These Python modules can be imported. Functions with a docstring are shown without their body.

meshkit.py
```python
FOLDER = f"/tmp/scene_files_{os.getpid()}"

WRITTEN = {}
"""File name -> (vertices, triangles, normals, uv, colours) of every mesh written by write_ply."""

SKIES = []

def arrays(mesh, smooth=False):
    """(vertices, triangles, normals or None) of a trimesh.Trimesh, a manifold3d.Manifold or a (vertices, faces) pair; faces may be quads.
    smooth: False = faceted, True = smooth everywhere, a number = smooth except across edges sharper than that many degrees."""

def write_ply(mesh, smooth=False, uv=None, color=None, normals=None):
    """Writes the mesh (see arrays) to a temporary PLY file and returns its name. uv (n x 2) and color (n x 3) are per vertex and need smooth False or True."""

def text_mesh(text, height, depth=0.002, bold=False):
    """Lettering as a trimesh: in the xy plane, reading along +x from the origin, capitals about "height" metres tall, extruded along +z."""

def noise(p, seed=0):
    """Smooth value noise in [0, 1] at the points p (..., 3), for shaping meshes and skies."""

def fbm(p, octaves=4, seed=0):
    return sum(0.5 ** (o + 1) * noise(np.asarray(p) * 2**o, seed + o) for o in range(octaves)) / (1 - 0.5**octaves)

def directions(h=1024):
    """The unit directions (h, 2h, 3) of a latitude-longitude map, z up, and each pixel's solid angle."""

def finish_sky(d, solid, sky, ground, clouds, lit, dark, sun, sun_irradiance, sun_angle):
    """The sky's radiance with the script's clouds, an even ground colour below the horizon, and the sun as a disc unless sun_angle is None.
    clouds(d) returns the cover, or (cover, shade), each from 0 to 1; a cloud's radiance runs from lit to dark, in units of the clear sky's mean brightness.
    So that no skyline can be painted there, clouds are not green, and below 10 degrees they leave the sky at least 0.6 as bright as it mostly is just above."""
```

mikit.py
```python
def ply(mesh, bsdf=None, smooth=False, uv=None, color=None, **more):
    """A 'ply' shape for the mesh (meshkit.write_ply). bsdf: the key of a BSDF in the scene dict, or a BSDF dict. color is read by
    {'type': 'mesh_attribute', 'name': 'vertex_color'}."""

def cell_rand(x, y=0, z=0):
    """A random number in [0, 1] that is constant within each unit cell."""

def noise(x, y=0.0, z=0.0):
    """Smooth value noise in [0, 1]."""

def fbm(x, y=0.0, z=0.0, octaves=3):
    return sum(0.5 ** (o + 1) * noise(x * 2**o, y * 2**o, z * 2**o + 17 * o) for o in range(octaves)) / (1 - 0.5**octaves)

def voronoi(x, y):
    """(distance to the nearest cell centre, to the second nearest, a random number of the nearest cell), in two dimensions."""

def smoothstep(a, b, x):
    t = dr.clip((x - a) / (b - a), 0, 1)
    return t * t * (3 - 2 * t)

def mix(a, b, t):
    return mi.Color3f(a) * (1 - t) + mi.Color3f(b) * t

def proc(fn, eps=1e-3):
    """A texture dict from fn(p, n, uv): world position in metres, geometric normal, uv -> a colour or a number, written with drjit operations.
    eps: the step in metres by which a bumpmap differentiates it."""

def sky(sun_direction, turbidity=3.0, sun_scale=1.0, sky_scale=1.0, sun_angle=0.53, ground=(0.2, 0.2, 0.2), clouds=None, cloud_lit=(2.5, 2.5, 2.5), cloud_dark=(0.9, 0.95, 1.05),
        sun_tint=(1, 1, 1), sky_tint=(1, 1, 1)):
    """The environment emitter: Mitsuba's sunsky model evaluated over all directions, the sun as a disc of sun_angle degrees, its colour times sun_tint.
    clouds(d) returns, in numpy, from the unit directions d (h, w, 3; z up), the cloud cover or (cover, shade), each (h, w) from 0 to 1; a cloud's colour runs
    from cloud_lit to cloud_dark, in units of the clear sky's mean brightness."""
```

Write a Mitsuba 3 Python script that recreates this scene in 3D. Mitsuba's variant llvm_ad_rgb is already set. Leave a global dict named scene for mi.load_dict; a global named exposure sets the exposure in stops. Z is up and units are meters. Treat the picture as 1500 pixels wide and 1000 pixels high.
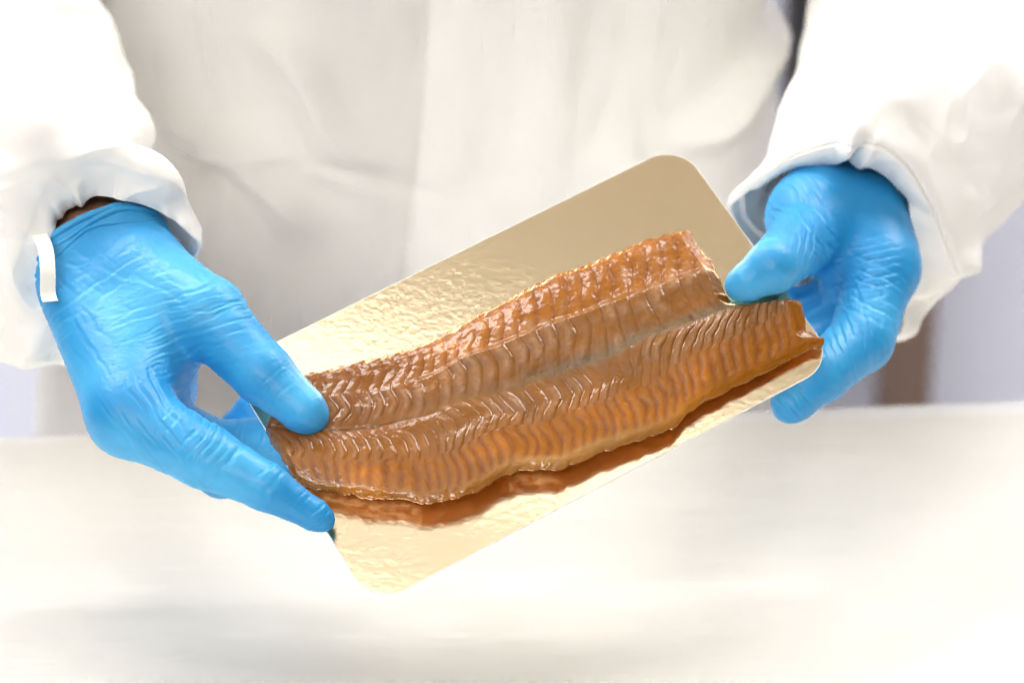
import math
import numpy as np
import trimesh
import drjit as dr
import mitsuba as mi
import mikit
import meshkit
from scipy.interpolate import CubicSpline, PchipInterpolator
from shapely.geometry import Polygon, box as sbox

S4 = mi.ScalarTransform4f
rng = np.random.default_rng(7)
scene, labels = {}, {}
exposure = -0.34

# ------------------------------------------------------------------ camera
PITCH = math.radians(22.0)
EYE = np.array([0.0, 0.0, 1.533])
AIM = EYE + np.array([0.0, math.cos(PITCH), -math.sin(PITCH)])
scene['camera'] = {
    'type': 'thinlens', 'fov': 2 * math.degrees(math.atan(750.0 / 3900.0)), 'fov_axis': 'x',
    'to_world': S4().look_at(origin=EYE.tolist(), target=AIM.tolist(), up=[0, 0, 1]),
    'aperture_radius': 0.0095, 'focus_distance': 1.27, 'near_clip': 0.05, 'far_clip': 50.0}

# ------------------------------------------------------------------ helpers
def rgb(r, g, b):
    return {'type': 'rgb', 'value': [r, g, b]}

def tag(key, label=None, category=None, group=None, kind=None):
    e = labels.setdefault(key, {})
    for k, v in (('label', label), ('category', category), ('group', group), ('kind', kind)):
        if v:
            e[k] = v

def put(key, mesh, bsdf, smooth=False, color=None, **more):
    scene[key] = mikit.ply(mesh, bsdf, smooth=smooth, color=color, **more)
    return key

def box_mesh(size, at, bevel=0.0):
    b = trimesh.creation.box(extents=size)
    if bevel:
        import manifold3d as m3
        s = [x / 2 - bevel for x in size]
        pts = []
        sp = trimesh.creation.icosphere(subdivisions=1, radius=bevel).vertices
        for c in np.ndindex(2, 2, 2):
            pts.append(sp + (np.array(c) * 2 - 1) * s)
        m = m3.Manifold.hull_points(np.vstack(pts)).to_mesh()
        b = trimesh.Trimesh(np.array(m.vert_properties)[:, :3], np.array(m.tri_verts), process=False)
    b.apply_translation(at)
    return b

def grid_faces(nu, nv, wrap_u=False, wrap_v=False):
    """quads of a grid whose vertex (i, j) is i * nv + j"""
    iu = np.arange(nu if wrap_u else nu - 1)
    jv = np.arange(nv if wrap_v else nv - 1)
    i, j = np.meshgrid(iu, jv, indexing='ij')
    i1, j1 = (i + 1) % nu, (j + 1) % nv
    return np.stack([i * nv + j, i1 * nv + j, i1 * nv + j1, i * nv + j1], -1).reshape(-1, 4)

def sstep(a, b, x):
    t = np.clip((x - a) / (b - a), 0, 1)
    return t * t * (3 - 2 * t)

def vnormals(v, f):
    f = np.asarray(f)
    if f.shape[1] == 4:
        f = np.vstack([f[:, [0, 1, 2]], f[:, [0, 2, 3]]])
    fn = np.cross(v[f[:, 1]] - v[f[:, 0]], v[f[:, 2]] - v[f[:, 0]])
    n = np.zeros_like(v)
    for k in range(3):
        np.add.at(n, f[:, k], fn)
    return n / np.maximum(np.linalg.norm(n, axis=1, keepdims=True), 1e-12)

def smooth_mesh(m, iterations=6, lam=.5, mu=-.53):
    from scipy.sparse import coo_matrix
    f = np.array(m.faces); v = np.array(m.vertices)
    e = np.vstack([f[:, [0, 1]], f[:, [1, 2]], f[:, [2, 0]]]); e = np.vstack([e, e[:, ::-1]])
    A = coo_matrix((np.ones(len(e)), (e[:, 0], e[:, 1])), shape=(len(v), len(v))).tocsr()
    A.data[:] = 1
    deg = np.maximum(np.asarray(A.sum(1)), 1)
    for _ in range(iterations):
        for k in (lam, mu):
            v = v + k * (A @ v / deg - v)
    return trimesh.Trimesh(v, f, process=False)

class Field:
    """a signed distance field on a grid, filled by round cones joined smoothly; meshed by surface nets"""
    def __init__(self, lo, hi, h):
        self.lo, self.h = np.array(lo, float), h
        self.n = np.ceil((np.array(hi) - self.lo) / h).astype(int) + 1
        self.v = np.full(self.n, 1.0, np.float32)

    def sub(self, lo, hi):
        a = np.clip(np.floor((lo - self.lo) / self.h).astype(int), 0, self.n - 1)
        b = np.clip(np.ceil((hi - self.lo) / self.h).astype(int) + 1, 1, self.n)
        ax = [self.lo[k] + self.h * np.arange(a[k], b[k]) for k in range(3)]
        return tuple(slice(a[k], b[k]) for k in range(3)), np.stack(np.meshgrid(*ax, indexing='ij'), -1)

    def blend(self, sl, d, k):
        o = self.v[sl]
        if k > 0:
            q = np.clip(0.5 + 0.5 * (o - d) / k, 0, 1)
            self.v[sl] = o * (1 - q) + d * q - k * q * (1 - q)
        else:
            self.v[sl] = np.minimum(o, d)

    def cone(self, a, ra, b, rb, k=0.006):
        a, b = np.array(a, float), np.array(b, float)
        m = max(ra, rb) + 0.02 + k
        sl, p = self.sub(np.minimum(a, b) - m, np.maximum(a, b) + m)
        ab = b - a
        t = np.clip(((p - a) @ ab) / (ab @ ab), 0, 1)
        d = np.linalg.norm(p - a - t[..., None] * ab, axis=-1) - (ra + (rb - ra) * t)
        self.blend(sl, d.astype(np.float32), k)

    def chain(self, pts, rad, k=0.004, root=0.006):
        for i in range(len(pts) - 1):
            self.cone(pts[i], rad[i], pts[i + 1], rad[i + 1], root if i == 0 else k)

    def merge(self, other, k):
        self.blend(tuple(slice(None) for _ in range(3)), other.v, k)

    def mesh(self):
        v, h = self.v, self.h
        s = v < 0
        nx, ny, nz = v.shape
        cs = [(a, b, c) for a in (0, 1) for b in (0, 1) for c in (0, 1)]
        cnt = sum(s[a:nx - 1 + a, b:ny - 1 + b, c:nz - 1 + c].astype(np.int8) for a, b, c in cs)
        cell = (cnt > 0) & (cnt < 8)
        idx = np.full(cell.shape, -1, np.int64)
        ci = np.argwhere(cell)
        idx[cell] = np.arange(len(ci))
        acc, num = np.zeros((len(ci), 3)), np.zeros((len(ci), 1))
        for a in cs:
            for k in range(3):
                if a[k]:
                    continue
                b = list(a); b[k] = 1
                va = v[ci[:, 0] + a[0], ci[:, 1] + a[1], ci[:, 2] + a[2]]
                vb = v[ci[:, 0] + b[0], ci[:, 1] + b[1], ci[:, 2] + b[2]]
                on = (va < 0) != (vb < 0)
                t = np.where(on, va / np.where(on, va - vb, 1), 0)
                pt = np.array(a)[None] + np.zeros((len(ci), 3)); pt[:, k] += t
                acc += pt * on[:, None]; num += on[:, None]
        vert = self.lo + h * (ci + acc / num)
        faces = []
        for k in range(3):
            u, w = (k + 1) % 3, (k + 2) % 3
            sl0, sl1 = [slice(None)] * 3, [slice(None)] * 3
            sl0[k], sl1[k] = slice(0, -1), slice(1, None)
            e = s[tuple(sl0)] != s[tuple(sl1)]
            for p in (u, w):
                q = [slice(None)] * 3; q[p] = slice(0, 1); e[tuple(q)] = False
                q[p] = slice(-1, None); e[tuple(q)] = False
            at = np.argwhere(e)
            flip = s[at[:, 0], at[:, 1], at[:, 2]]
            def c(du, dw):
                o = at.copy(); o[:, u] -= du; o[:, w] -= dw
                return idx[o[:, 0], o[:, 1], o[:, 2]]
            q = np.stack([c(1, 1), c(0, 1), c(0, 0), c(1, 0)], 1)
            q[~flip] = q[~flip][:, ::-1]
            faces.append(q)
        q = np.vstack(faces)
        q = q[(q >= 0).all(1)]
        tri = np.vstack([q[:, [0, 1, 2]], q[:, [0, 2, 3]]])
        return trimesh.Trimesh(vert, tri, process=False)

def tube(points, radius, sides=14, closed=False, squash=1.0, n=None):
    """a round bar along a smooth curve through the points; radius a number or one per point"""
    p = np.array(points, float)
    r = np.broadcast_to(np.array(radius, float), (len(p),))
    n = n or 12 * len(p)
    if closed:
        t = np.arange(len(p) + 1)
        cs = CubicSpline(t, np.vstack([p, p[:1]]), bc_type='periodic'); rs = CubicSpline(t, np.append(r, r[0]), bc_type='periodic')
        x = np.linspace(0, len(p), n, endpoint=False)
    else:
        t = np.arange(len(p)); cs = CubicSpline(t, p); rs = PchipInterpolator(t, r); x = np.linspace(0, len(p) - 1, n)
    q, tg, rr = cs(x), cs(x, 1), rs(x)
    tg /= np.linalg.norm(tg, axis=1, keepdims=True)
    a = np.cross(tg[0], [0.3, 0.5, 0.8]); a /= np.linalg.norm(a)
    A = np.zeros_like(q)
    for i in range(n):
        a = a - tg[i] * (a @ tg[i]); a /= np.linalg.norm(a); A[i] = a
    Bv = np.cross(tg, A)
    ang = np.arange(sides) / sides * 2 * np.pi
    v = q[:, None] + rr[:, None, None] * (np.cos(ang)[None, :, None] * A[:, None] + squash * np.sin(ang)[None, :, None] * Bv[:, None])
    f = grid_faces(n, sides, wrap_u=closed, wrap_v=True)
    v = v.reshape(-1, 3)
    f = np.vstack([f[:, [0, 1, 2]], f[:, [0, 2, 3]]])
    if not closed:
        v = np.vstack([v, q[:1], q[-1:]])
        i = np.arange(sides); j = (i + 1) % sides
        f = np.vstack([f, np.stack([i, j, i * 0 + n * sides], 1), np.stack([(n - 1) * sides + j, (n - 1) * sides + i, i * 0 + n * sides + 1], 1)])
    m = trimesh.Trimesh(v, f, process=False)
    m.fix_normals()
    return m

# ------------------------------------------------------------------ materials
scene['m_table'] = {'type': 'principled', 'base_color': rgb(.70, .69, .68), 'roughness': .35, 'specular': .5}
scene['m_steel'] = {'type': 'principled', 'base_color': rgb(.6, .6, .62), 'roughness': .35, 'metallic': 1.0}
scene['m_floor'] = {'type': 'principled', 'base_color': rgb(.42, .42, .45), 'roughness': .5}
scene['m_wall'] = {'type': 'principled', 'base_color': mikit.proc(lambda p, n, uv: mikit.mix([.78, .80, .93], [.82, .84, .95], mikit.fbm(p.x * 3, p.z * 3, 1.0))), 'roughness': .6}
scene['m_post'] = {'type': 'principled', 'base_color': mikit.proc(lambda p, n, uv: mikit.mix([.16, .10, .075], [.24, .16, .12], mikit.fbm(p.x * 90, p.y * 90, p.z * 4))), 'roughness': .55}
scene['m_ceiling'] = {'type': 'twosided', 'bsdf': {'type': 'diffuse', 'reflectance': rgb(.76, .69, .56)}}
scene['m_lamp_frame'] = {'type': 'principled', 'base_color': rgb(.8, .8, .8), 'roughness': .4}
scene['m_diffuser'] = {'type': 'diffuse', 'reflectance': rgb(.8, .8, .8)}
def paper_tone(p, n, uv):
    return mikit.mix([.64, .615, .57], [.70, .675, .63], mikit.fbm(p.x * 9, p.y * 9, 2.0))
scene['m_paper'] = {'type': 'twosided', 'bsdf': {'type': 'principled', 'base_color': mikit.proc(paper_tone), 'roughness': .42, 'specular': .4}}
def cloth_tone(p, n, uv):
    return mikit.mix([.83, .81, .775], [.87, .855, .825], mikit.fbm(p.x * 14, p.y * 14, p.z * 14))
def cloth_bump(p, n, uv):
    return mikit.fbm(p.x * 55, p.y * 55, p.z * 55) * .6 + mikit.noise(p.x * 700, p.y * 700, p.z * 700) * .06
scene['m_cloth'] = {'type': 'twosided', 'bsdf': {'type': 'bumpmap', 'scale': .0024, 'arbitrary': mikit.proc(cloth_bump, eps=4e-4),
                    'nested': {'type': 'principled', 'base_color': mikit.proc(cloth_tone), 'roughness': .62, 'specular': .25, 'sheen': .15}}}
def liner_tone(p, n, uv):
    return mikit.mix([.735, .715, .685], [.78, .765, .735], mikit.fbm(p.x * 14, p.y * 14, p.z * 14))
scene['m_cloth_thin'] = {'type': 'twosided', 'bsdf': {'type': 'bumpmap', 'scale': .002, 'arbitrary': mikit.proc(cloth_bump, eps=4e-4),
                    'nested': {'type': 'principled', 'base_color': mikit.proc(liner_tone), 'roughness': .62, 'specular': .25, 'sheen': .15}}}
scene['m_webbing'] = {'type': 'twosided', 'bsdf': {'type': 'principled', 'base_color': mikit.proc(lambda p, n, uv: mikit.mix([.77, .75, .69], [.85, .83, .78], .5 + .5 * dr.sin(p.z * 7200.0))), 'roughness': .8}}
scene['m_skin'] = {'type': 'principled', 'base_color': mikit.proc(lambda p, n, uv: mikit.mix([.42, .20, .12], [.52, .25, .155], mikit.fbm(p.x * 160, p.y * 160, p.z * 160))), 'roughness': .5, 'specular': .4}
def glove_tone(p, n, uv):
    a = mikit.fbm(p.x * 22, p.y * 22, p.z * 22)
    return mikit.mix([.016, .255, .57], [.06, .39, .71], mikit.smoothstep(.3, .7, a))
def glove_bump(p, n, uv):
    return mikit.noise(p.x * 900, p.y * 900, p.z * 900) * .35 + mikit.fbm(p.x * 130, p.y * 130, p.z * 130) * .8
scene['m_glove'] = {'type': 'twosided', 'bsdf': {'type': 'bumpmap', 'scale': .00035, 'arbitrary': mikit.proc(glove_bump, eps=2.5e-4),
                    'nested': {'type': 'principled', 'base_color': mikit.proc(glove_tone), 'roughness': .42, 'specular': .45, 'sheen': .2}}}
def foil_bump(p, n, uv):
    return mikit.fbm(p.x * 420, p.y * 420, p.z * 420) + .3 * mikit.noise(p.x * 620, p.y * 620, p.z * 620)
scene['m_foil'] = {'type': 'twosided', 'bsdf': {'type': 'bumpmap', 'scale': .00006, 'arbitrary': mikit.proc(foil_bump, eps=3e-4),
                   'nested': {'type': 'principled', 'base_color': rgb(.95, .79, .53), 'metallic': 1.0, 'roughness': .17, 'specular': .5}}}
scene['m_card'] = {'type': 'principled', 'base_color': rgb(.9, .87, .78), 'roughness': .6}
scene['m_fish'] = {'type': 'bumpmap', 'scale': .0004, 'arbitrary': mikit.proc(lambda p, n, uv: mikit.fbm(p.x * 260, p.y * 260, p.z * 260), eps=3e-4),
                   'nested': {'type': 'principled', 'base_color': {'type': 'mesh_attribute', 'name': 'vertex_color'}, 'roughness': .23, 'specular': .28, 'clearcoat': 1.0, 'clearcoat_gloss': .95}}

# ------------------------------------------------------------------ setting
put('floor', box_mesh([12, 12, .1], [0, 2, -.05]), 'm_floor'); tag('floor', 'grey floor below the work table', kind='structure')
put('wall', box_mesh([9, .12, 3.0], [0, 2.75, 1.5]), 'm_wall'); tag('wall', 'pale lavender wall, out of focus behind the worker', kind='structure')
put('ceiling', box_mesh([9, 7, .08], [0, .2, 2.84]), 'm_ceiling'); tag('ceiling', 'white ceiling above the table', kind='structure')
put('post', box_mesh([.052, .05, 2.6], [.424, 2.655, 1.3], .004), 'm_post', smooth=30)
tag('post', 'blurred brown upright post on the lavender wall, right of the worker', 'post', 'uprights on the wall')
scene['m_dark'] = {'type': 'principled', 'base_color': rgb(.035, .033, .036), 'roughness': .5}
put('post_001', box_mesh([.045, .05, 2.6], [.304, 2.655, 1.3], .004), 'm_dark', smooth=30)  # added dark strip, stands in for the shade between coat and sleeve
tag('post_001', 'added dark strip on the wall, for the shade in the slit between coat and right sleeve', 'post', 'uprights on the wall')

LAMPS = [('above the table, the widest one', -1.13, .21, 2.9, 2.2, -16.6, 4.0), ('far in front of the worker, added as a softbox key', -.45, -1.9, 1.5, 1.0, 0, 23.0), ('far front left, added to brighten the table', -1.5, -.95, 1.2, .8, 0, 12.0),  # all out of frame; front key and front left added for brightness
         ('behind the worker on the left, added to brighten the wall', -1.0, 2.05, 1.5, .6, 0, 19.0), ('behind the worker on the right, added to brighten the wall', 1.1, 2.05, 1.5, .6, 0, 19.0)]  # rear pair added to brighten the wall
for i, (where, x, y, w, l, turn, e) in enumerate(LAMPS):
    key = 'unseen_lamp' + ('_%03d' % i if i else '')
    rim = Polygon(sbox(-w / 2 - .03, -l / 2 - .03, w / 2 + .03, l / 2 + .03).exterior.coords, [sbox(-w / 2, -l / 2, w / 2, l / 2).exterior.coords])
    M4 = trimesh.transformations.rotation_matrix(math.radians(turn), [0, 0, 1]); M4[:3, 3] = [x, y, 2.735]
    fr = trimesh.creation.extrude_polygon(rim, .06, engine='earcut'); fr.apply_transform(M4)
    put(key + '__frame', fr, 'm_lamp_frame')
    strips = [(k * .31 - l / 2 + .12, .10) for k in range(7)] if i == 0 else [(0, l)]
    for k, (yc, wd) in enumerate(strips):
        c = np.array([[-w / 2, yc - wd / 2, .015], [w / 2, yc - wd / 2, .015], [w / 2, yc + wd / 2, .015], [-w / 2, yc + wd / 2, .015]]) @ M4[:3, :3].T + M4[:3, 3]
        put(key + '__diffuser' + ('_%03d' % k if k else ''), (c[::-1], [[0, 1, 2, 3]]), 'm_diffuser', emitter={'type': 'area', 'radiance': rgb(e, e * .98, e * .945)})
    tag(key, 'unseen flat white lamp panel ' + where, 'lamp')

# table, turned a few degrees
YAW = math.radians(5.0)
def table_xy(x, y):
    """table frame (x along its far edge, y away from the worker's side) to world; the far edge is y = 0"""
    c, s = math.cos(YAW), math.sin(YAW)
    return np.stack([x * c - y * s, 1.447 + x * s + y * c], -1)
top = box_mesh([2.2, 1.0, .04], [0, -.5, -.02], .004)
def seat_table(m):
    m.vertices[:, :2] = table_xy(m.vertices[:, 0], m.vertices[:, 1]); m.vertices[:, 2] += .9; return m
put('table__tabletop', seat_table(top), 'm_table', smooth=30)
for i, (x, y) in enumerate(((-1.02, -.08), (1.02, -.08), (1.02, -.92), (-1.02, -.92))):
    put('table__leg' + ('_%03d' % i if i else ''), seat_table(box_mesh([.05, .05, .86], [x, y, -.47], .004)), 'm_steel', smooth=30)
tag('table', 'white work table in front of the worker', 'table')

# the paper sheet on the table: a thin rippled sheet with a slanting left edge and a wavy near edge
def paper():
    nu, nv = 420, 150
    left = np.array([(-0.4581, 1.3911), (-0.4304, 1.2917), (-0.4043, 1.1978), (-0.3740, 1.0889)])
    near = np.array([(-0.3740, 1.0889), (-0.1756, 1.0870), (-0.0478, 1.0857), (0.0159, 1.0826), (0.0795, 1.0813), (0.1428, 1.0795), (0.2375, 1.0764), (0.3634, 1.0733)])
    far0, far1 = np.array((-0.4581, 1.3911)), np.array((0.4685, 1.4580))
    lc = PchipInterpolator(np.linspace(0, 1, 4), left[::-1]); nc = PchipInterpolator(np.linspace(0, 1, len(near)), near)
    u, v = np.meshgrid(np.linspace(0, 1, nu), np.linspace(0, 1, nv), indexing='ij')
    farc = far0 + (far1 - far0) * u[..., None]
    base = nc(u) * (1 - v[..., None]) + farc * v[..., None]
    base += (lc(v) - (left[-1] * (1 - v[..., None]) + left[0] * v[..., None])) * (1 - u[..., None])
    p3 = np.dstack([base[..., 0], base[..., 1], 0 * u])
    wob = meshkit.fbm(p3 * [9, 34, 1], 3, 5) - .5
    z = .9025 + .005 * np.maximum(wob + .12, -.2) * 1.0 + .002 * (meshkit.fbm(p3 * [30, 60, 1], 3, 9) - .5)
    flat = sstep(0, .06, u) * sstep(0, .12, v)
    z = .9005 + np.maximum(z - .9005, .0002) * flat
    top = np.dstack([base, z]).reshape(-1, 3)
    return trimesh.Trimesh(top, np.vstack([(q := grid_faces(nu, nv))[:, [0, 1, 2]], q[:, [0, 2, 3]]]), process=False)
put('paper_sheet', paper(), 'm_paper', smooth=True)
tag('paper_sheet', 'large cream paper sheet with soft ripples covering the work table', 'paper sheet')

# ------------------------------------------------------------------ gold card
BO = np.array([0.0103, 1.2012, 1.0359])
BM = np.array([[.86255, -.50549, .02204], [.40227, .65870, -.63584], [.30689, .55732, .77150]])
def on_card(u, v, h):
    """card frame, millimetres: u along the long side, v across, h above the foil"""
    return BO + (np.stack([u, v, h], -1) / 1000.0) @ BM.T
def rounded(w, h, r):
    return sbox(-w / 2 + r, -h / 2 + r, w / 2 - r, h / 2 - r).buffer(r, quad_segs=16)
core = trimesh.creation.extrude_polygon(rounded(260, 145.6, 18), 1.1, engine='earcut')
core.vertices = on_card(core.vertices[:, 0], core.vertices[:, 1], core.vertices[:, 2] - 1.15)
put('gold_card__core', core, 'm_card', smooth=30)
foil = trimesh.creation.extrude_polygon(rounded(259.4, 145.0, 17.7), .05, engine='earcut')
foil.vertices = on_card(foil.vertices[:, 0], foil.vertices[:, 1], foil.vertices[:, 2] - .05)
put('gold_card__foil', foil, 'm_foil', smooth=30)
tag('gold_card', 'shiny gold foil card with rounded corners, held under the fish fillet', 'card')

# ------------------------------------------------------------------ fish fillet
def curve(pts, n):
    p = np.array(pts, float)
    t = np.r_[0, np.cumsum(np.linalg.norm(np.diff(p, axis=0), axis=1))]
    return PchipInterpolator(t / t[-1], p)(np.linspace(0, 1, n))

def fish():
    nu, nv = 900, 420
    low = curve([(-131.4, -4.2), (-128.5, -11.0), (-117.6, -21.2), (-102.3, -33.3), (-91.7, -40.5), (-86.4, -45.5), (-76.3, -49.0), (-61.5, -52.3), (-46.9, -51.4), (-37.8, -53.1), (-18.4, -61.7), (-0.1, -62.8), (17.2, -65.8), (37.0, -68.0), (49.9, -64.1), (69.4, -63.0), (92.9, -63.3), (112.1, -63.1), (125.2, -64.6)], nu)
    upp = curve([(-104.5, 48.4), (-89.0, 45.2), (-75.6, 42.3), (-62.3, 39.0), (-48.6, 36.4), (-30.4, 34.7), (-14.1, 36.4), (5.3, 36.4), (29.1, 37.1), (51.0, 34.1), (73.8, 32.5), (95.7, 29.1), (107.2, 24.9)], nu)
    lef = curve([(-131.0, -3.3), (-132.1, 2.2), (-131.8, 13.7), (-131.7, 27.8), (-121.9, 36.5), (-104.5, 48.4)], nv)
    rig = curve([(125.4, -64.4), (128.5, -62.0), (123.8, -54.2), (127.7, -46.3), (129.9, -40.0), (118.5, -34.8), (106.6, -28.7), (100.7, -21.2), (102.1, -12.7), (104.0, -3.5), (105.1, 5.8), (104.8, 16.6), (107.2, 24.9)], nv)
    s, t = np.meshgrid(np.linspace(0, 1, nu), np.linspace(0, 1, nv), indexing='ij')
    S, Tt = s[..., None], t[..., None]
    uv = (1 - Tt) * low[:, None] + Tt * upp[:, None] + (1 - S) * lef[None] + S * rig[None] \
        - ((1 - S) * (1 - Tt) * low[0] + S * (1 - Tt) * low[-1] + (1 - S) * Tt * upp[0] + S * Tt * upp[-1])
    edge_wob = 1.3 * (meshkit.fbm(np.dstack([s * 60, t * 30, 0 * s]), 3, 3) - .5)
    uv += edge_wob[..., None] * (np.exp(-np.minimum(np.minimum(s * 12, (1 - s) * 12), np.minimum(t * 8, (1 - t) * 8)) * 2))[..., None] * 1.6
    u, v = uv[..., 0], uv[..., 1]
    # the midline runs from the left end to the notch at the right
    tc = .50 + .03 * np.sin(s * 5.0) + .04 * (s - .5)
    a = np.where(t < tc, t / tc, 1 + (t - tc) / (1 - tc))          # 0 lower edge, 1 midline, 2 upper edge
    n2 = meshkit.fbm(np.dstack([u / 26, v / 26, 0 * u]), 3, 11)
    n3 = meshkit.fbm(np.dstack([u / 9, v / 9, 0 * u]), 3, 12)
    # thickness: two long humps, the lower margin curling up off the card
    hump = np.interp(a, [0, .06, .14, .3, .55, .8, .95, 1.0, 1.06, 1.2, 1.45, 1.7, 1.86, 1.95, 2.0],
                     [0, 2.6, 4.2, 7.0, 10.2, 11.4, 11.3, 11.0, 11.1, 11.8, 11.6, 8.8, 6.2, 3.8, 0])
    from scipy.ndimage import gaussian_filter1d
    hump = gaussian_filter1d(hump, 5, axis=1, mode='nearest')
    hump[:, 0], hump[:, -1] = 0, 0
    endf = np.sqrt(np.clip(np.minimum(s * 75, (1 - s) * 34), 0, 1))
    swell = 1 + .16 * np.sin(s * 7 + .5) * np.sin(a * 3.0) + .35 * (n2 - .5)
    edge_lift = np.interp(s, [0, .1, .3, .5, .7, .85, 1], [12, 13, 14.5, 12.5, 9.5, 7.5, 6]) * np.exp(-(a / .52) ** 1.3) + .8 * np.exp(-(2 - a) * 6) + .4
    left_lift = 3.0 * np.exp(-s * 12) * sstep(0, .5, a)
    top = edge_lift + left_lift + hump * swell * (.30 + .70 * endf)
    bot = np.maximum((edge_lift + left_lift) * .95 - .4, .15)
    # muscle segments: wavy plates, one after the other, their bends changing along the fillet
    def wave(x, y):
        return PchipInterpolator(x, y)(a)
    far = sstep(.62, .82, s + .1 * (n2 - .5)); near = sstep(.36, .22, s + .12 * (n2 - .5)); mid = 1 - far - near
    low_near = wave([0, .2, .42, .55, .75, 1.0, 2], [2.5, 1.5, 1.0, 2.5, .5, -7, -7])
    low_mid = wave([0, .1, .25, .42, .52, .66, .8, .95, 1.0, 2], [-2.5, -.5, 1.5, -2, -1.0, 1.2, -1.4, -6, -7.5, -7.5])
    low_far = wave([0, .25, .45, .7, 1.0, 2], [-4, -2.5, -3, 0, 5, 5])
    up_near = wave([0, 1.0, 1.06, 1.28, 1.5, 1.53, 1.74, 1.97, 2.0], [-3, -3, -2.4, 2.6, -1.8, -1.2, 2.4, -1, -1.5])
    up_mid = wave([0, 1.0, 1.1, 1.3, 1.5, 1.72, 2.0], [1, 1, 2.0, 2.2, -1.0, 1.8, -1])
    up_far = wave([0, 1.0, 1.1, 1.3, 1.5, 1.75, 2.0], [7, 7, 4.6, .6, -.6, .6, -1])
    upper = a > 1.0
    bend = np.where(upper, up_near * near + up_mid * mid + up_far * far, low_near * near + low_mid * mid + low_far * far)
    uu = u - (.50 - .10 * (a < .45)) * v - bend + 9.0 * (n2 - .5) + 1.5 * (n3 - .5)
    ph = np.where(upper, np.log(np.maximum(8.45 + .0171 * uu, 2.0)) / .0171, uu / 6.0 + .37)
    cusp = np.exp(-((a - .45) / .03) ** 2) + np.exp(-((a - 1.0) / .05) ** 2) + np.exp(-((a - 1.5) / .03) ** 2)
    fr = ph - np.floor(ph)
    cell = np.floor(ph)
    rnd = (np.sin(cell * 12.9898 + upper * 78.233) * 43758.5453) % 1.0
    d0 = np.minimum(fr, 1 - fr)
    soft = np.clip(np.interp(a, [0, .38, .50, .98, 1.0, 1.46, 1.54, 2], [1, 1, .15, .2, .2, .1, .75, .75]) + .5 * (n2 - .5), 0, 1)
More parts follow.
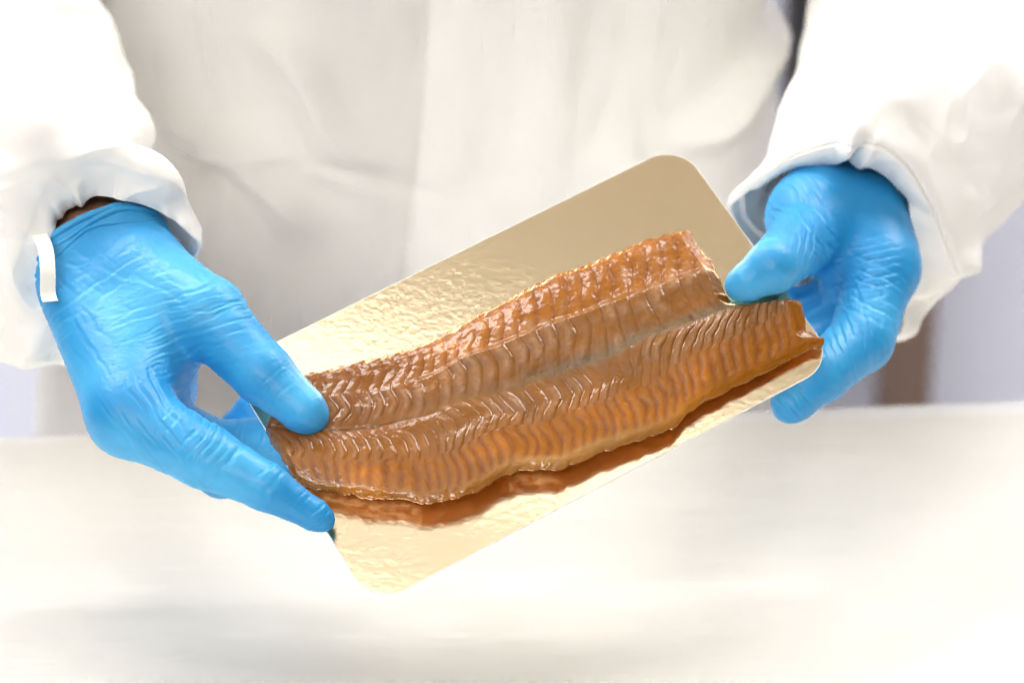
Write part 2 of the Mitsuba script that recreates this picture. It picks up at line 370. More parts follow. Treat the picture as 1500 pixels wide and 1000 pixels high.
    plate = np.where(fr < .85, .55 + .45 * np.sin(fr / .85 * np.pi * .62), 1.0) * (1 - np.exp(-(d0 / .13) ** 2))
    roll = .5 - .5 * np.cos(2 * np.pi * fr)
    saw = plate * (1 - soft) + roll * soft
    furrow = np.exp(-(d0 / .055) ** 2) * (1 - .75 * soft)
    amp = np.interp(a, [0, .07, .14, .42, .5, .8, .93, 1.0, 1.08, 1.25, 1.6, 1.85, 2], [.05, .08, .45, .70, .85, .95, .5, .12, .35, 1.0, .95, .7, .2])
    patch = meshkit.fbm(np.dstack([u / 15, v / 8, 0 * u]), 2, 31)
    amp = amp * ((.4 + .95 * sstep(.28, .68, patch)) * (1 - .7 * soft) + .75 * .7 * soft) * (.7 + .6 * rnd)
    step = (sstep(1.53, 1.46, a + .02 * (n3 - .5)) - 1) * 1.1 * sstep(.22, .4, s) * sstep(1.2, 1.4, a)
    disp = .35 * amp * (saw * (1 - .4 * np.clip(cusp, 0, 1)) - .25 * furrow) + step * (1 - .7 * sstep(1.6, 1.95, a))
    midline = np.exp(-((a - 1.0 - .03 * np.sin(s * 30)) / .016) ** 2) * sstep(.38, .15, s)
    disp -= .7 * midline
    n5 = meshkit.fbm(np.dstack([u / 1.7, v / 1.7, 0 * u]), 2, 41)
    n6 = meshkit.fbm(np.dstack([u / 4.5, v / 4.5, 0 * u]), 2, 43)
    fib = meshkit.fbm(np.dstack([ph * 5.0, a * 9.0, 0 * a]), 2, 57)
    disp += .14 * (fib - .5) * (1 - soft) + .16 * (n5 - .5) + .45 * (n3 - .5) + .15 * (n6 - .5)
    disp *= np.clip(np.minimum(np.minimum(s, 1 - s) * 50, np.minimum(t, 1 - t) * 26), 0, 1)
    top = top + disp
    # colours: amber rims, rose brown backs, grey midline; pale ridge lines painted as wet highlights
    def mixc(c0, c1, w):
        return c0 * (1 - w[..., None]) + c1 * w[..., None]
    amber, brown, rose, grey, pale, dark = (np.array(c) for c in ([.285, .090, .0003], [.165, .050, .0005], [.190, .066, .0045], [.150, .104, .056], [.38, .19, .05], [.05, .013, .001]))
    ridge = np.interp(a, [0, .1, .38, .48, .62, .85, 1, 1.12, 1.35, 1.46, 1.54, 2], [.1, .0, .02, .6, .95, .9, .8, .9, .9, .85, .06, 0])
    ridge = np.clip(ridge + .5 * (n2 - .5), 0, 1) * np.interp(s, [0, .2, .4, 1], [.45, .6, 1, 1])
    col = mixc(np.broadcast_to(amber, u.shape + (3,)), np.broadcast_to(rose, u.shape + (3,)), ridge)
    left_brown = sstep(.42, .12, s + .25 * (n2 - .5)) * sstep(.5, 1.0, a) * .8
    col = mixc(col, np.broadcast_to(brown, col.shape), left_brown)
    gm = np.exp(-((a - 1.03) / .085) ** 2) * np.interp(s, [0, .25, .45, .6, .95, 1], [.05, .1, .25, .85, .85, .4])
    col = mixc(col, np.broadcast_to(grey, col.shape), np.clip(gm * (.7 + .6 * n3), 0, 1))
    pl = np.exp(-((a - .07) / .055) ** 2) * np.exp(-((s - .52) / .16) ** 2) + .5 * np.exp(-((a - .1) / .06) ** 2) * sstep(.6, .3, s) * n3
    col = mixc(col, np.broadcast_to(pale, col.shape), np.clip(pl, 0, .85))
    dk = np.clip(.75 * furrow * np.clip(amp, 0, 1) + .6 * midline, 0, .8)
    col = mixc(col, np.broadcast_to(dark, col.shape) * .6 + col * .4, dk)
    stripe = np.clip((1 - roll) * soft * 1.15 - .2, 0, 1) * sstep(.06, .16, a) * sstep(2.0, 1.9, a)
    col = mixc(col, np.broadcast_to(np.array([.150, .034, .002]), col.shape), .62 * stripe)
    crest_shine = np.exp(-((fr - .55 + .12 * (n6 - .5)) / np.where(near > .5, .17, .26)) ** 2) * sstep(.34, .66, patch + .35 * (rnd - .5)) * (.3 + 1.1 * n5)
    crest_shine *= np.interp(a, [0, .1, .25, .42, .5, .9, .98, 1.05, 1.15, 1.5, 1.65, 1.95, 2], [0, .05, .08, .1, .55, .6, .3, .3, .7, .75, .2, .12, 0])
    col = mixc(col, np.broadcast_to(np.array([.36, .205, .115]), col.shape), np.clip(.8 * crest_shine, 0, .6))  # pale tissue lines, painted bright to stand for wet highlights
    col = col * (.80 + .40 * n3)[..., None] * (1 + .55 * (soft * sstep(.5, .8, n2)))[..., None]  # last factor brightens amber patches as a painted translucent glow
    spot = np.exp(-(((u - 77) / 1.3) ** 2 + ((v + 21) / 2.4) ** 2))
    col = mixc(col, np.broadcast_to(np.array([.10, .03, .012]), col.shape), np.clip(spot, 0, .9))
    P0 = on_card(u, v, top).reshape(-1, 3)
    P1 = on_card(u, v, np.minimum(bot, top - .2)).reshape(-1, 3)
    f = grid_faces(nu, nv)
    tri = np.vstack([f[:, [0, 1, 2]], f[:, [0, 2, 3]]])
    up = trimesh.Trimesh(P0, tri, process=False)
    k = 3                                                           # the underside is coarser inside, same rim
    iu = np.r_[np.arange(0, nu - 1, k), nu - 1]; jv = np.r_[np.arange(0, nv - 1, k), nv - 1]
    sel = (iu[:, None] * nv + jv[None]).ravel()
    fb = grid_faces(len(iu), len(jv))
    under = trimesh.Trimesh(P1[sel], np.vstack([fb[:, [2, 1, 0]], fb[:, [3, 2, 0]]]), process=False)
    # wall between the two rims
    loop = np.r_[np.arange(nu) * nv, (nu - 1) * nv + np.arange(1, nv), (np.arange(nu - 2, -1, -1)) * nv + nv - 1, np.arange(nv - 2, 0, -1)]
    m = len(loop); i = np.arange(m); j = (i + 1) % m
    wall = trimesh.Trimesh(np.vstack([P0[loop], P1[loop]]), np.vstack([np.stack([i, i + m, j + m], 1), np.stack([i, j + m, j], 1)]), process=False)
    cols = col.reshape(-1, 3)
    wc = np.vstack([cols[loop] * .9, cols[loop] * .8])
    return up, cols, trimesh.util.concatenate([under, wall]), np.vstack([np.tile([.42, .125, .003], (len(sel), 1)), wc])
flesh, flesh_col, skin, skin_col = fish()
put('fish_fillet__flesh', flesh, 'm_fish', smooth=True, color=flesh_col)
scene['m_fish_skin'] = {'type': 'twosided', 'bsdf': scene['m_fish']}
put('fish_fillet__skin', skin, 'm_fish_skin', smooth=True, color=skin_col)
tag('fish_fillet', 'smoked amber brown fish fillet, opened flat, lying on the gold card', 'fish fillet')

# ------------------------------------------------------------------ gloved hands
def wrinkle(v, n, patches, seed):
    """pushes thin creases into a skin: each patch (centre, wave direction, wavelength, depth, reach along, reach across)"""
    d = np.zeros(len(v))
    for i, (c, w, lam, amp, ra, rb) in enumerate(patches):
        c, w = np.array(c), np.array(w)
        r = v - c
        x = r @ w
        side = np.linalg.norm(r - x[:, None] * w, axis=1)
        g = np.exp(-(x / ra) ** 2 - (side / rb) ** 2)
        on = g > .02
        p = v[on]
        wp = meshkit.fbm(p * 55, 2, seed + 10 * i) - .5
        ph = x[on] / lam + 1.3 * wp + .35 * (meshkit.noise(p * 160, seed + i) - .5)
        fr = ph - np.floor(ph)
        brk = sstep(.30, .62, meshkit.noise(p * 60 + np.floor(ph)[:, None] * 7.3, seed + 3 * i + 1))
        prof = -np.exp(-((fr - .5) / .15) ** 2) + .45 * np.exp(-((fr - .78) / .16) ** 2)
        d[on] += amp * g[on] * brk * prof
    return v + n * d[:, None]

def hand(palm, fingers, patches, cut_at, cut_dir, seed, h=.0015):
    pts = np.array([p for a, _, b, _ in palm for p in (a, b)] + [p for c, r in fingers for p in c])
    lo, hi = pts.min(0) - .034, pts.max(0) + .034
    F = Field(lo, hi, h)
    for a, ra, b, rb in palm:
        F.cone(a, ra, b, rb, .012)
    G = Field(lo, hi, h)
    for c, r in fingers:
        one = Field(lo, hi, h); one.chain(c, r, .003, .003)
        G.merge(one, .0012)
    F.merge(G, .007)
    m = F.mesh()
    m.remove_unreferenced_vertices(); m = smooth_mesh(m, 8)
    m = smooth_mesh(m.subdivide(), 6)
    v = np.array(m.vertices); n = vnormals(v, m.faces)
    v = wrinkle(v, n, patches, seed)
    n = vnormals(v, m.faces)
    v += n * (.0009 * (meshkit.fbm(v * 38, 3, seed + 5) - .5))[:, None]
    keep = ((v - np.array(cut_at)) @ np.array(cut_dir))[np.array(m.faces)].max(1) < 0
    m = trimesh.Trimesh(v, np.array(m.faces)[keep], process=False)
    m.remove_unreferenced_vertices()
    return m

def cuff_ring(mesh, at, axis, inset, n=40):
    """points round a glove just before its cut, for the rolled rim"""
    v = np.array(mesh.vertices); at, axis = np.array(at), np.array(axis)
    x = (v - at) @ axis
    band = v[np.abs(x + inset) < .0022]
    c = band.mean(0)
    a = np.cross(axis, [.1, .3, .9]); a /= np.linalg.norm(a); b = np.cross(axis, a)
    ang = np.arctan2((band - c) @ b, (band - c) @ a)
    out = []
    for k in range(n):
        t = -np.pi + (k + .5) / n * 2 * np.pi
        w = np.exp(-(np.angle(np.exp(1j * (ang - t))) / .10) ** 2) + 1e-9
        out.append((band * w[:, None]).sum(0) / w.sum())
    return np.array(out)

# the hand on the left of the picture
L_palm = [
    ((-0.2181, 1.2415, 1.0688), .0215, (-0.1819, 1.1573, 1.0284), .0185),
    ((-0.1924, 1.2547, 1.0748), .0225, (-0.1716, 1.2202, 1.0509), .0250),
    ((-0.2054, 1.2525, 1.0694), .0235, (-0.1817, 1.2028, 1.0398), .0250),
    ((-0.1842, 1.2322, 1.0643), .0260, (-0.1484, 1.2026, 1.0607), .0185),
    ((-0.1783, 1.2053, 1.0460), .0225, (-0.1804, 1.1635, 1.0279), .0185),
    ((-0.1966, 1.2626, 1.0675), .0230, (-0.1763, 1.2288, 1.0107), .0180),
    ((-0.2468, 1.3242, 1.0867), .0260, (-0.2093, 1.2566, 1.0715), .0262),
    ((-0.1774, 1.2144, 1.0205), .0190, (-0.1812, 1.1803, 1.0241), .0190),
]
L_fingers = [
    ([(-0.1713, 1.2222, 1.0610), (-0.1475, 1.2005, 1.0608), (-0.1187, 1.1730, 1.0422), (-0.0987, 1.1613, 1.0281), (-0.0965, 1.1614, 1.0256)], [.0210, .0180, .0145, .0108, .0095]),
    ([(-0.1806, 1.1568, 1.0272), (-0.1438, 1.1352, 1.0165), (-0.1147, 1.1271, 1.0044), (-0.0921, 1.1257, 0.9903), (-0.0883, 1.1257, 0.9878)], [.0185, .0150, .0112, .0072, .0054]),
    ([(-0.1780, 1.1818, 1.0145), (-0.1436, 1.1822, 0.9994), (-0.1168, 1.1892, 1.0007), (-0.0900, 1.1844, 0.9941)], [.0170, .0135, .0120, .0095]),
    ([(-0.1766, 1.2024, 1.0066), (-0.1430, 1.1925, 0.9823), (-0.1155, 1.1871, 0.9848), (-0.0865, 1.1771, 0.9813)], [.0160, .0130, .0115, .0090]),
    ([(-0.1790, 1.2168, 0.9943), (-0.1469, 1.2289, 0.9761), (-0.1288, 1.2315, 0.9961), (-0.1061, 1.2250, 1.0012)], [.0140, .0120, .0110, .0085]),
]
L_wr = [
    ((-0.1664, 1.1865, 1.0394), (0.349, -0.351, -0.869), .0042, .0009, .020, .024),
    ((-0.1657, 1.1504, 1.0300), (0.800, 0.225, 0.556), .0050, .0010, .018, .026),
    ((-0.1478, 1.1330, 1.0272), (0.862, -0.190, -0.470), .0046, .0009, .016, .016),
    ((-0.1346, 1.1243, 1.0190), (0.751, -0.247, -0.613), .0090, .0013, .005, .018),
    ((-0.1137, 1.1205, 1.0096), (0.800, -0.225, -0.556), .0090, .0011, .004, .015),
    ((-0.0922, 1.1205, 0.9963), (0.503, -0.324, -0.802), .0034, .0006, .010, .010),
    ((-0.1334, 1.2001, 1.0730), (0.301, -0.357, -0.884), .0048, .0008, .022, .030),
    ((-0.1510, 1.1893, 1.0596), (0.250, -0.363, -0.898), .0046, .0004, .022, .034),
    ((-0.1049, 1.1408, 1.0464), (0.552, -0.312, -0.773), .0042, .0009, .015, .016),
    ((-0.2183, 1.2259, 1.0703), (0.552, -0.312, -0.773), .0070, .0005, .030, .040),
    ((-0.1881, 1.2285, 1.0765), (-0.451, -0.334, -0.827), .0090, .0003, .030, .060),
    ((-0.2059, 1.2044, 1.0571), (0.751, 0.247, 0.613), .0080, .0003, .028, .040),
    ((-0.1318, 1.1748, 1.0104), (0.979, -0.077, -0.191), .0032, .0006, .022, .014),
    ((-0.1500, 1.2178, 1.0769), (-0.707, -0.265, -0.656), .0050, .0006, .020, .020),
]
L_at, L_ax = (-0.2062, 1.2655, 1.0749), (-0.501, 0.681, 0.535)
lh = hand(L_palm, L_fingers, L_wr, L_at, L_ax, 100)
put('person__glove', lh, 'm_glove', smooth=True)

R_palm = [
    ((0.1893, 1.3538, 1.0798), .0215, (0.1904, 1.2887, 1.0522), .0185),
    ((0.1761, 1.3538, 1.0798), .0225, (0.1555, 1.3078, 1.0728), .0220),
    ((0.1833, 1.3586, 1.0782), .0230, (0.1856, 1.3040, 1.0446), .0190),
    ((0.1586, 1.3135, 1.0734), .0230, (0.1864, 1.2985, 1.0497), .0185),
    ((0.1809, 1.3690, 1.0774), .0220, (0.1827, 1.3356, 1.0348), .0170),
    ((0.1788, 1.3162, 1.0668), .0220, (0.1882, 1.3001, 1.0537), .0190),
    ((0.2115, 1.4412, 1.0959), .0270, (0.1858, 1.3614, 1.0800), .0265),
]
R_fingers = [
    ([(0.1622, 1.3131, 1.0724), (0.1469, 1.2779, 1.0708), (0.1276, 1.2245, 1.0776), (0.1152, 1.2217, 1.0705), (0.1120, 1.2223, 1.0685)], [.0210, .0170, .0130, .0092, .0074]),
    ([(0.1902, 1.2893, 1.0509), (0.1772, 1.2520, 1.0279), (0.1545, 1.2270, 1.0196), (0.1397, 1.2121, 1.0119), (0.1374, 1.2095, 1.0108)], [.0185, .0165, .0140, .0108, .0095]),
    ([(0.1868, 1.3080, 1.0439), (0.1737, 1.2899, 1.0203), (0.1506, 1.2659, 1.0197), (0.1276, 1.2419, 1.0164)], [.0175, .0155, .0125, .0095]),
    ([(0.1839, 1.3234, 1.0393), (0.1711, 1.3074, 1.0184), (0.1474, 1.2868, 1.0208), (0.1225, 1.2650, 1.0200)], [.0165, .0145, .0118, .0090]),
    ([(0.1821, 1.3370, 1.0354), (0.1657, 1.3241, 1.0196), (0.1436, 1.3048, 1.0252), (0.1243, 1.2888, 1.0257)], [.0150, .0125, .0105, .0085]),
]
R_wr = [
    ((0.1364, 1.2478, 1.0711), (0.970, -0.091, -0.225), .0042, .0009, .030, .020),
    ((0.1235, 1.2366, 1.0699), (0.552, 0.312, 0.773), .0040, .0009, .014, .014),
    ((0.1535, 1.2664, 1.0771), (0.832, 0.208, 0.514), .0052, .0007, .022, .024),
    ((0.1737, 1.2654, 1.0480), (-0.451, -0.334, -0.827), .0056, .0009, .022, .022),
    ((0.1811, 1.2529, 1.0435), (0.967, 0.095, 0.236), .0062, .0006, .022, .020),
    ((0.1688, 1.2325, 1.0332), (0.979, 0.077, 0.191), .0045, .0008, .016, .018),
    ((0.1709, 1.2740, 1.0559), (0.250, -0.363, -0.898), .0044, .0011, .016, .022),
    ((0.1405, 1.2952, 1.0817), (0.751, 0.247, 0.613), .0055, .0007, .016, .020),
    ((0.1389, 1.1987, 1.0162), (0.751, 0.247, 0.613), .0042, .0006, .014, .014),
]
R_at, R_ax = (0.1896, 1.3752, 1.0820), (0.300, 0.782, 0.547)
rh = hand(R_palm, R_fingers, R_wr, R_at, R_ax, 300)
put('person__glove_001', rh, 'm_glove', smooth=True)
for mesh, at, ax, key in ((lh, L_at, L_ax, 'person__glove__rolled_rim'), (rh, R_at, R_ax, 'person__glove_001__rolled_rim')):
    parts = []
    for k, (ins, amp, r) in enumerate(((.0005, .0008, .0021), (.0055, .0020, .0016), (.0110, .0026, .0011))):
        ring = cuff_ring(mesh, at, ax, ins + .001)
        c = ring.mean(0)
        ring = c + (ring - c) * (1.012 - .006 * k)
        wob = np.sin(np.arange(len(ring)) / len(ring) * 2 * np.pi * (2 + k) + k) * amp
        ring = ring - np.array(ax) * (wob * (k > 0))[:, None]
        parts.append(tube(ring, r, 10, closed=True, n=220))
    put(key, trimesh.util.concatenate(parts), 'm_glove', smooth=True)
tag('person__glove', 'blue thin glove on the hand at the left of the picture')
tag('person__glove_001', 'blue thin glove on the hand at the right of the picture')

# ------------------------------------------------------------------ the worker's body under the clothes
L_elbow, R_elbow = (-0.3462, 1.4318, 1.0727), (0.2851, 1.5573, 1.1162)
L_sh, R_sh = (-.29, 1.69, 1.40), (.17, 1.69, 1.40)
body = Field((-.46, 1.10, .55), (.36, 1.86, 1.56), .005)
sh = .0028
for palm, fingers in ((L_palm, L_fingers), (R_palm, R_fingers)):
    for a, ra, b, rb in palm:
        body.cone(a, ra - sh, b, rb - sh, .010)
    for c, r in fingers:
        body.chain(c, [max(x - sh, .004) for x in r], .003, .004)
for w, e, s in (((-0.2468, 1.3242, 1.0867), L_elbow, L_sh), ((0.2115, 1.4412, 1.0959), R_elbow, R_sh)):
    body.cone(w, .0235, e, .040, .015); body.cone(e, .040, s, .052, .02)
for x in (-.14, -.06, .02):
    body.cone((x, 1.70, .62), .10, (x, 1.70, 1.36), .105, .04)
body.cone((-.22, 1.70, 1.40), .055, (.10, 1.70, 1.40), .055, .05)
body.cone((-.06, 1.69, 1.40), .06, (-.06, 1.66, 1.54), .055, .04)
bm = smooth_mesh(body.mesh(), 6)
put('person', bm, 'm_skin', smooth=True)
tag('person', 'worker in white coat and blue gloves holding a fish fillet on a gold card', 'person')

# ------------------------------------------------------------------ coat
CX, CY = -.066, 1.690
def torso_point(th, z, off=0.0):
    """th: angle, 0 = towards the camera, positive to the right of the picture"""
    hip = sstep(.95, .72, z)
    a = .243 + .022 * hip + .012 * sstep(1.0, 1.25, z)
    b = .145 + .010 * hip - .006 * sstep(1.05, 1.35, z)
    a = a - .021 * np.exp(-((z - 1.088) / .042) ** 2) * (np.sin(th) > 0) * np.sin(th) ** 2
    shoulder = sstep(1.30, 1.46, z)
    a = a * (1 - .35 * shoulder); b = b * (1 - .45 * shoulder)
    e = 2 / 2.5
    sx = np.sign(np.sin(th)) * np.abs(np.sin(th)) ** e
    cy = np.sign(np.cos(th)) * np.abs(np.cos(th)) ** e
    x, y = CX + (a + off) * sx, CY - (b + off) * cy
    return x, y

def fold_line(x, z, x0, z0, x1, z1, w, amp, side=0.0):
    """a soft fold along a segment; side > 0 leans it"""
    dx, dz = x1 - x0, z1 - z0
    L = math.hypot(dx, dz)
    t = ((x - x0) * dx + (z - z0) * dz) / (L * L)
    d = ((x - x0) * dz - (z - z0) * dx) / L + .006 * np.sin(t * 5 + x0 * 40)
    g = np.exp(-(d / w) ** 2) * sstep(-.25, .15, t) * sstep(1.25, .85, t)
    return amp * g * (1 + side * d / w)

def torso_relief(x, z, seed=0):
    p = np.stack([x * 9, z * 4.5, 0 * x], -1)
    d = .026 * (meshkit.fbm(p, 3, 50) - .5) + .010 * (meshkit.fbm(np.stack([x * 30, z * 14, 0 * x], -1), 3, 51) - .5)
    d = d + fold_line(x, z, -.235, 1.12, -.20, .98, .010, .020) + fold_line(x, z, -.20, 1.06, -.13, .99, .014, .018)
    d = d + fold_line(x, z, -.185, 1.16, -.188, .94, .003, .0035) + fold_line(x, z, -.145, 1.10, -.09, 1.03, .012, .012)
    for q in range(7):
        d = d + fold_line(x, z, -.262 + .012 * q, 1.10 - .012 * q, -.215 + .026 * q, .985 + .004 * q, .005, .0045 * (1 if q % 2 else -1.2))
    d = d - .010 * np.exp(-((x + .058) / .05) ** 2) * (x < .3)
    d = d + fold_line(x, z, .02, 1.14, .012, .92, .014, .007) + fold_line(x, z, .10, 1.04, .17, 1.075, .010, .020) + fold_line(x, z, .05, 1.02, .12, .97, .014, .012)
    return d

def torso():
    nt, nz = 520, 260
    th, z = np.meshgrid(np.linspace(-np.pi, np.pi, nt, endpoint=False), np.linspace(.52, 1.46, nz), indexing='ij')
    x0, y0 = torso_point(th, z)
    r = torso_relief(x0, z)
    x, y = torso_point(th, z, r)
    return trimesh.Trimesh(np.stack([x, y, z], -1).reshape(-1, 3), np.vstack([(q := grid_faces(nt, nz, wrap_u=True))[:, [0, 1, 2]], q[:, [0, 2, 3]]]), process=False)
put('person__coat', torso(), 'm_cloth_thin', smooth=True)
tag('person__coat', 'white protective coat')

def flap():
    """the right front, lapped over the left one; its free edge runs down the middle"""
    nt, nz = 300, 240
    z1 = np.linspace(.56, 1.44, nz)
    xe = np.interp(z1, [.5, .95, 1.14, 1.44], [-.080, -.0655, -.0470, -.030]) + .0012 * np.sin(z1 * 31)
    s = np.linspace(0, 1, nt) ** 1.4
    th0 = np.arcsin(np.clip(np.sign(xe - CX) * np.abs((xe - CX) / .245) ** (2.5 / 2), -1, 1))
    th = th0[None] + (1.75 - th0[None]) * s[:, None]
    z = np.broadcast_to(z1[None], th.shape)
    out = []
    for lay in (0, 1):
        x0, y0 = torso_point(th, z)
        gap = .0050 + .0012 * np.sin(z * 23) * np.exp(-s[:, None] * 16) + .010 * np.exp(-((s[:, None] - .45) / .25) ** 2) - .0040 * s[:, None]
        r = torso_relief(x0, z) + gap + (0 if lay == 0 else -.0011)
        x, y = torso_point(th, z, r)
        out.append(np.stack([x, y, z], -1).reshape(-1, 3))
    f = grid_faces(nt, nz)
    m = nt * nz
    i = np.arange(nz - 1)
    rim = np.stack([i, i + 1, i + 1 + m, i + m], 1)
    q = np.vstack([f, f[:, ::-1] + m, rim])
    return trimesh.Trimesh(np.vstack(out), np.vstack([q[:, [0, 1, 2]], q[:, [0, 2, 3]]]), process=False)
put('person__coat__front_flap', flap(), 'm_cloth', smooth=40)

def sleeve(loops, folds, seed, rough=1.0, nt=420, ns=260, ruff=0.0, hem=0.0):
    """a sleeve lofted through closed loops of points, from the cuff up; the cuff turns inside. folds: (loop position, angle, width in position, width in angle, height, lean)"""
    per = []
    for lp in loops:
        p = np.array(lp, float); k = len(p)
        cs = CubicSpline(np.arange(k + 1) / k, np.vstack([p, p[:1]]), bc_type='periodic')
        per.append(cs(np.arange(nt) / nt))
    per = np.array(per)
    n = len(per)
    pos = np.linspace(0, n - 1, ns) 
    pos = (pos / (n - 1)) ** 1.5 * (n - 1)
    body_ = PchipInterpolator(np.arange(n), per, axis=0)(pos)
    v = body_.reshape(-1, 3)
    f = grid_faces(ns, nt, wrap_v=True)
    nn = vnormals(v, f)
    cen = body_.mean(1, keepdims=True)
    outw = (body_ - cen).reshape(-1, 3)
    if (nn * outw).sum() < 0:
        nn = -nn
    ang = np.tile(np.arange(nt) / nt, ns); ps = np.repeat(pos, nt)
    d = .010 * (meshkit.fbm(v * 16, 3, seed) - .5) + .005 * (meshkit.fbm(v * 45, 3, seed + 1) - .5)
    d *= rough
    rn = 1 - np.abs(2 * meshkit.fbm(v * 22, 2, seed + 2) - 1)
    d += .006 * rough * (rn ** 4 - .3)
    if hem:
        d += hem * sstep(.95, .88, ps) - 1.2 * hem * np.exp(-((ps - .93) / .04) ** 2)
    for (p0, a0, wp, wa, amp, lean) in folds:
        da = (ang - a0 - lean * (ps - p0) + .5) % 1 - .5
        d += amp * np.exp(-((ps - p0) / wp) ** 2 - (da / wa) ** 2)
    if ruff:
        g = np.exp(-(ps / .55) ** 2)
        wob = meshkit.noise(np.stack([np.cos(ang * 2 * np.pi) * 5, np.sin(ang * 2 * np.pi) * 5, ps * .7], -1), seed + 8)
        d += ruff * g * (np.sin(ang * 2 * np.pi * 13 + 7 * wob) * (.4 + .8 * wob))
    v = v + nn * d[:, None]
    # inside of the cuff
    g = v.reshape(ns, nt, 3)
    m = int(ns * .55)
    rim_c = g[0].mean(0)
    ins = g[:m] - (nn.reshape(ns, nt, 3)[:m]) * .0016
    allv = np.vstack([ins[::-1].reshape(-1, 3), g.reshape(-1, 3)])
    f = grid_faces(ns + m, nt, wrap_v=True)
    return trimesh.Trimesh(allv, np.vstack([f[:, [0, 1, 2]], f[:, [0, 2, 3]]]), process=False)

# loops: eight points each; first at the left of the picture, then over the side towards the camera ...
L_loops = [
    [(-0.2278, 1.2296, 1.0581), (-0.2281, 1.2396, 1.0882), (-0.2183, 1.2495, 1.1019), (-0.1942, 1.2524, 1.1038), (-0.1602, 1.2570, 1.0805), (-0.1776, 1.2935, 1.0372), (-0.2070, 1.2906, 1.0115), (-0.2229, 1.2470, 1.0157)],
    [(-0.2471, 1.2328, 1.0605), (-0.2354, 1.2364, 1.1015), (-0.2220, 1.2442, 1.1208), (-0.1903, 1.2525, 1.1201), (-0.1648, 1.2701, 1.0861), (-0.1862, 1.3209, 1.0383), (-0.2213, 1.3147, 1.0097), (-0.2445, 1.2581, 1.0111)],
    [(-0.2881, 1.2873, 1.0621), (-0.2674, 1.2556, 1.1170), (-0.2456, 1.2593, 1.1476), (-0.2199, 1.2855, 1.1377), (-0.2003, 1.3310, 1.0901), (-0.2209, 1.3733, 1.0347), (-0.2549, 1.3626, 1.0027), (-0.2820, 1.3073, 1.0048)],
    [(-0.3694, 1.3968, 1.0662), (-0.3423, 1.3698, 1.1327), (-0.3037, 1.3723, 1.1657), (-0.2548, 1.3946, 1.1408), (-0.2178, 1.4191, 1.0947), (-0.2488, 1.4604, 1.0367), (-0.3000, 1.4659, 0.9968), (-0.3452, 1.4348, 0.9999)],
    [(-0.4000, 1.5153, 1.1192), (-0.3567, 1.4518, 1.1756), (-0.3070, 1.4364, 1.1909), (-0.2598, 1.4588, 1.1661), (-0.2338, 1.4929, 1.1172), (-0.2700, 1.5596, 1.0686), (-0.3300, 1.5822, 1.0443), (-0.3845, 1.5677, 1.0619)],
    [(-0.3988, 1.6187, 1.2150), (-0.3514, 1.5447, 1.2453), (-0.3079, 1.5261, 1.2527), (-0.2703, 1.5503, 1.2324), (-0.2469, 1.5964, 1.1863), (-0.2800, 1.6593, 1.1553), (-0.3396, 1.6972, 1.1422), (-0.3879, 1.6872, 1.1710)],
    [(-0.3748, 1.7287, 1.3270), (-0.3406, 1.6716, 1.3459), (-0.3036, 1.6525, 1.3521), (-0.2700, 1.6670, 1.3344), (-0.2569, 1.7072, 1.3005), (-0.2839, 1.7636, 1.2798), (-0.3294, 1.7924, 1.2712), (-0.3679, 1.7890, 1.2893)],
]
L_folds = [(2.6, .50, .5, .05, .014, .02), (1.7, .25, .35, .06, .010, .04), (1.2, .42, .4, .04, .008, -.03), (1.0, .02, .5, .03, .010, .05), (.7, .93, .5, .03, .010, -.05), (1.5, .12, .4, .03, .008, .03), (3.6, .45, .5, .05, .010, -.02)]
put('person__coat__sleeve', sleeve(L_loops, L_folds, 61, ruff=.0011), 'm_cloth', smooth=True)
tag('person__coat__sleeve', 'gathered white sleeve at the left of the picture')

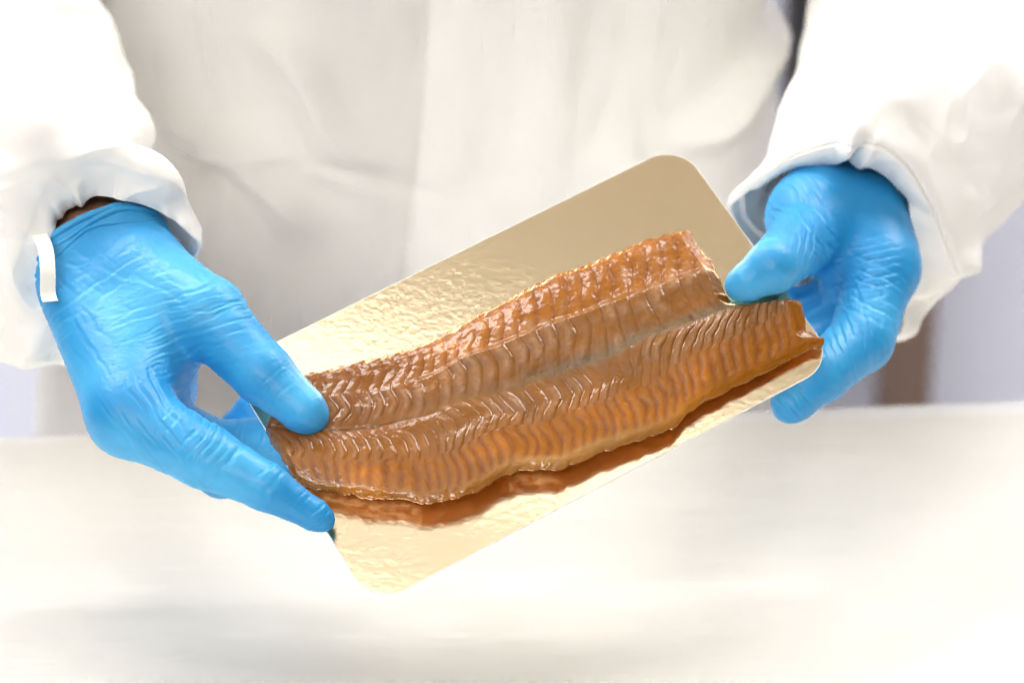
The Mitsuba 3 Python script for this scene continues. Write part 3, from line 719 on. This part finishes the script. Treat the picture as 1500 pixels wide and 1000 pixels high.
R_loops = [
    [(0.1220, 1.3442, 1.0561), (0.1356, 1.3233, 1.0923), (0.1686, 1.3186, 1.1021), (0.1966, 1.3157, 1.0948), (0.2092, 1.3115, 1.0685), (0.2082, 1.3182, 1.0316), (0.2053, 1.3363, 0.9963), (0.1670, 1.3822, 1.0032)],
    [(0.1241, 1.3536, 1.0606), (0.1379, 1.3197, 1.0995), (0.1736, 1.3070, 1.1162), (0.2034, 1.3026, 1.1051), (0.2270, 1.3114, 1.0628), (0.2361, 1.3385, 1.0286), (0.2186, 1.3661, 0.9900), (0.1692, 1.4052, 1.0068)],
    [(0.1385, 1.3871, 1.0687), (0.1490, 1.3397, 1.1117), (0.1805, 1.3246, 1.1276), (0.2202, 1.3241, 1.1130), (0.2530, 1.3533, 1.0653), (0.2560, 1.4001, 1.0209), (0.2315, 1.4333, 0.9962), (0.1765, 1.4406, 1.0144)],
    [(0.1554, 1.4641, 1.0726), (0.1651, 1.4194, 1.1221), (0.1994, 1.3960, 1.1442), (0.2491, 1.4015, 1.1312), (0.2962, 1.4318, 1.0727), (0.3019, 1.4873, 1.0233), (0.2683, 1.5221, 1.0026), (0.1982, 1.5283, 1.0179)],
    [(0.1729, 1.5368, 1.0924), (0.1824, 1.5033, 1.1428), (0.2144, 1.4911, 1.1660), (0.2746, 1.4980, 1.1563), (0.3382, 1.5175, 1.0979), (0.3406, 1.5741, 1.0512), (0.2972, 1.6109, 1.0355), (0.2197, 1.6141, 1.0435)],
    [(0.1859, 1.6056, 1.1292), (0.1916, 1.5735, 1.1831), (0.2240, 1.5543, 1.2156), (0.2858, 1.5627, 1.2099), (0.3448, 1.5923, 1.1495), (0.3444, 1.6595, 1.1023), (0.2972, 1.6871, 1.0906), (0.2293, 1.6790, 1.0972)],
    [(0.1733, 1.7212, 1.2816), (0.1808, 1.6813, 1.3163), (0.2118, 1.6670, 1.3344), (0.2591, 1.6757, 1.3293), (0.2972, 1.7142, 1.2911), (0.2945, 1.7671, 1.2618), (0.2587, 1.7941, 1.2487), (0.2076, 1.7857, 1.2545)],
]
R_folds = [(.45, .27, .55, .010, -.007, .004), (.5, .30, .6, .012, .004, .0), (.3, .05, .6, .03, .004, .02), (.4, .45, .6, .025, -.004, .02), (1.0, .26, .55, .018, .012, .01), (2.2, .30, .5, .05, .012, .03), (1.2, .58, .6, .03, .010, -.02), (3.0, .40, .5, .06, .012, .02), (.6, .68, .5, .03, -.012, .02), (2.4, .12, .6, .05, .008, .03)]
put('person__coat__sleeve_001', sleeve(R_loops, R_folds, 71, rough=.4, hem=.0014), 'm_cloth', smooth=True)
tag('person__coat__sleeve_001', 'wide loose white sleeve at the right of the picture')

# the short tie tab hanging at the left cuff
tab = trimesh.creation.box(extents=[.0078, .0012, .001])
tp = np.array([(-0.2380, 1.2559, 1.0911), (-0.2304, 1.2262, 1.0923), (-0.2261, 1.2136, 1.0905), (-0.2244, 1.2056, 1.0815), (-0.2246, 1.2036, 1.0738), (-0.2226, 1.1978, 1.0700)])
def strap(pts, w, t, n=60):
    cs = CubicSpline(np.arange(len(pts)), pts); x = np.linspace(0, len(pts) - 1, n); c = cs(x)
    out = []
    for sx, sy in ((-1, -1), (1, -1), (1, 1), (-1, 1)):
        out.append(c + np.array([1, .25, 0]) / 1.03 * sx * w / 2 + np.array([-.25, 1, 0]) / 1.03 * sy * t / 2)
    v = np.stack(out, 1).reshape(-1, 3)
    f = grid_faces(n, 4, wrap_v=True)
    f = np.vstack([f, [[0, 1, 2, 3]], [[4 * n - 1, 4 * n - 2, 4 * n - 3, 4 * n - 4]]])
    return trimesh.Trimesh(v, np.vstack([f[:, [0, 1, 2]], f[:, [0, 2, 3]]]), process=False)
put('person__coat__tie_tab', strap(tp, .0074, .0011), 'm_webbing', smooth=30)
tag('person__coat__tie_tab', 'short ivory webbing tab hanging from the left cuff')
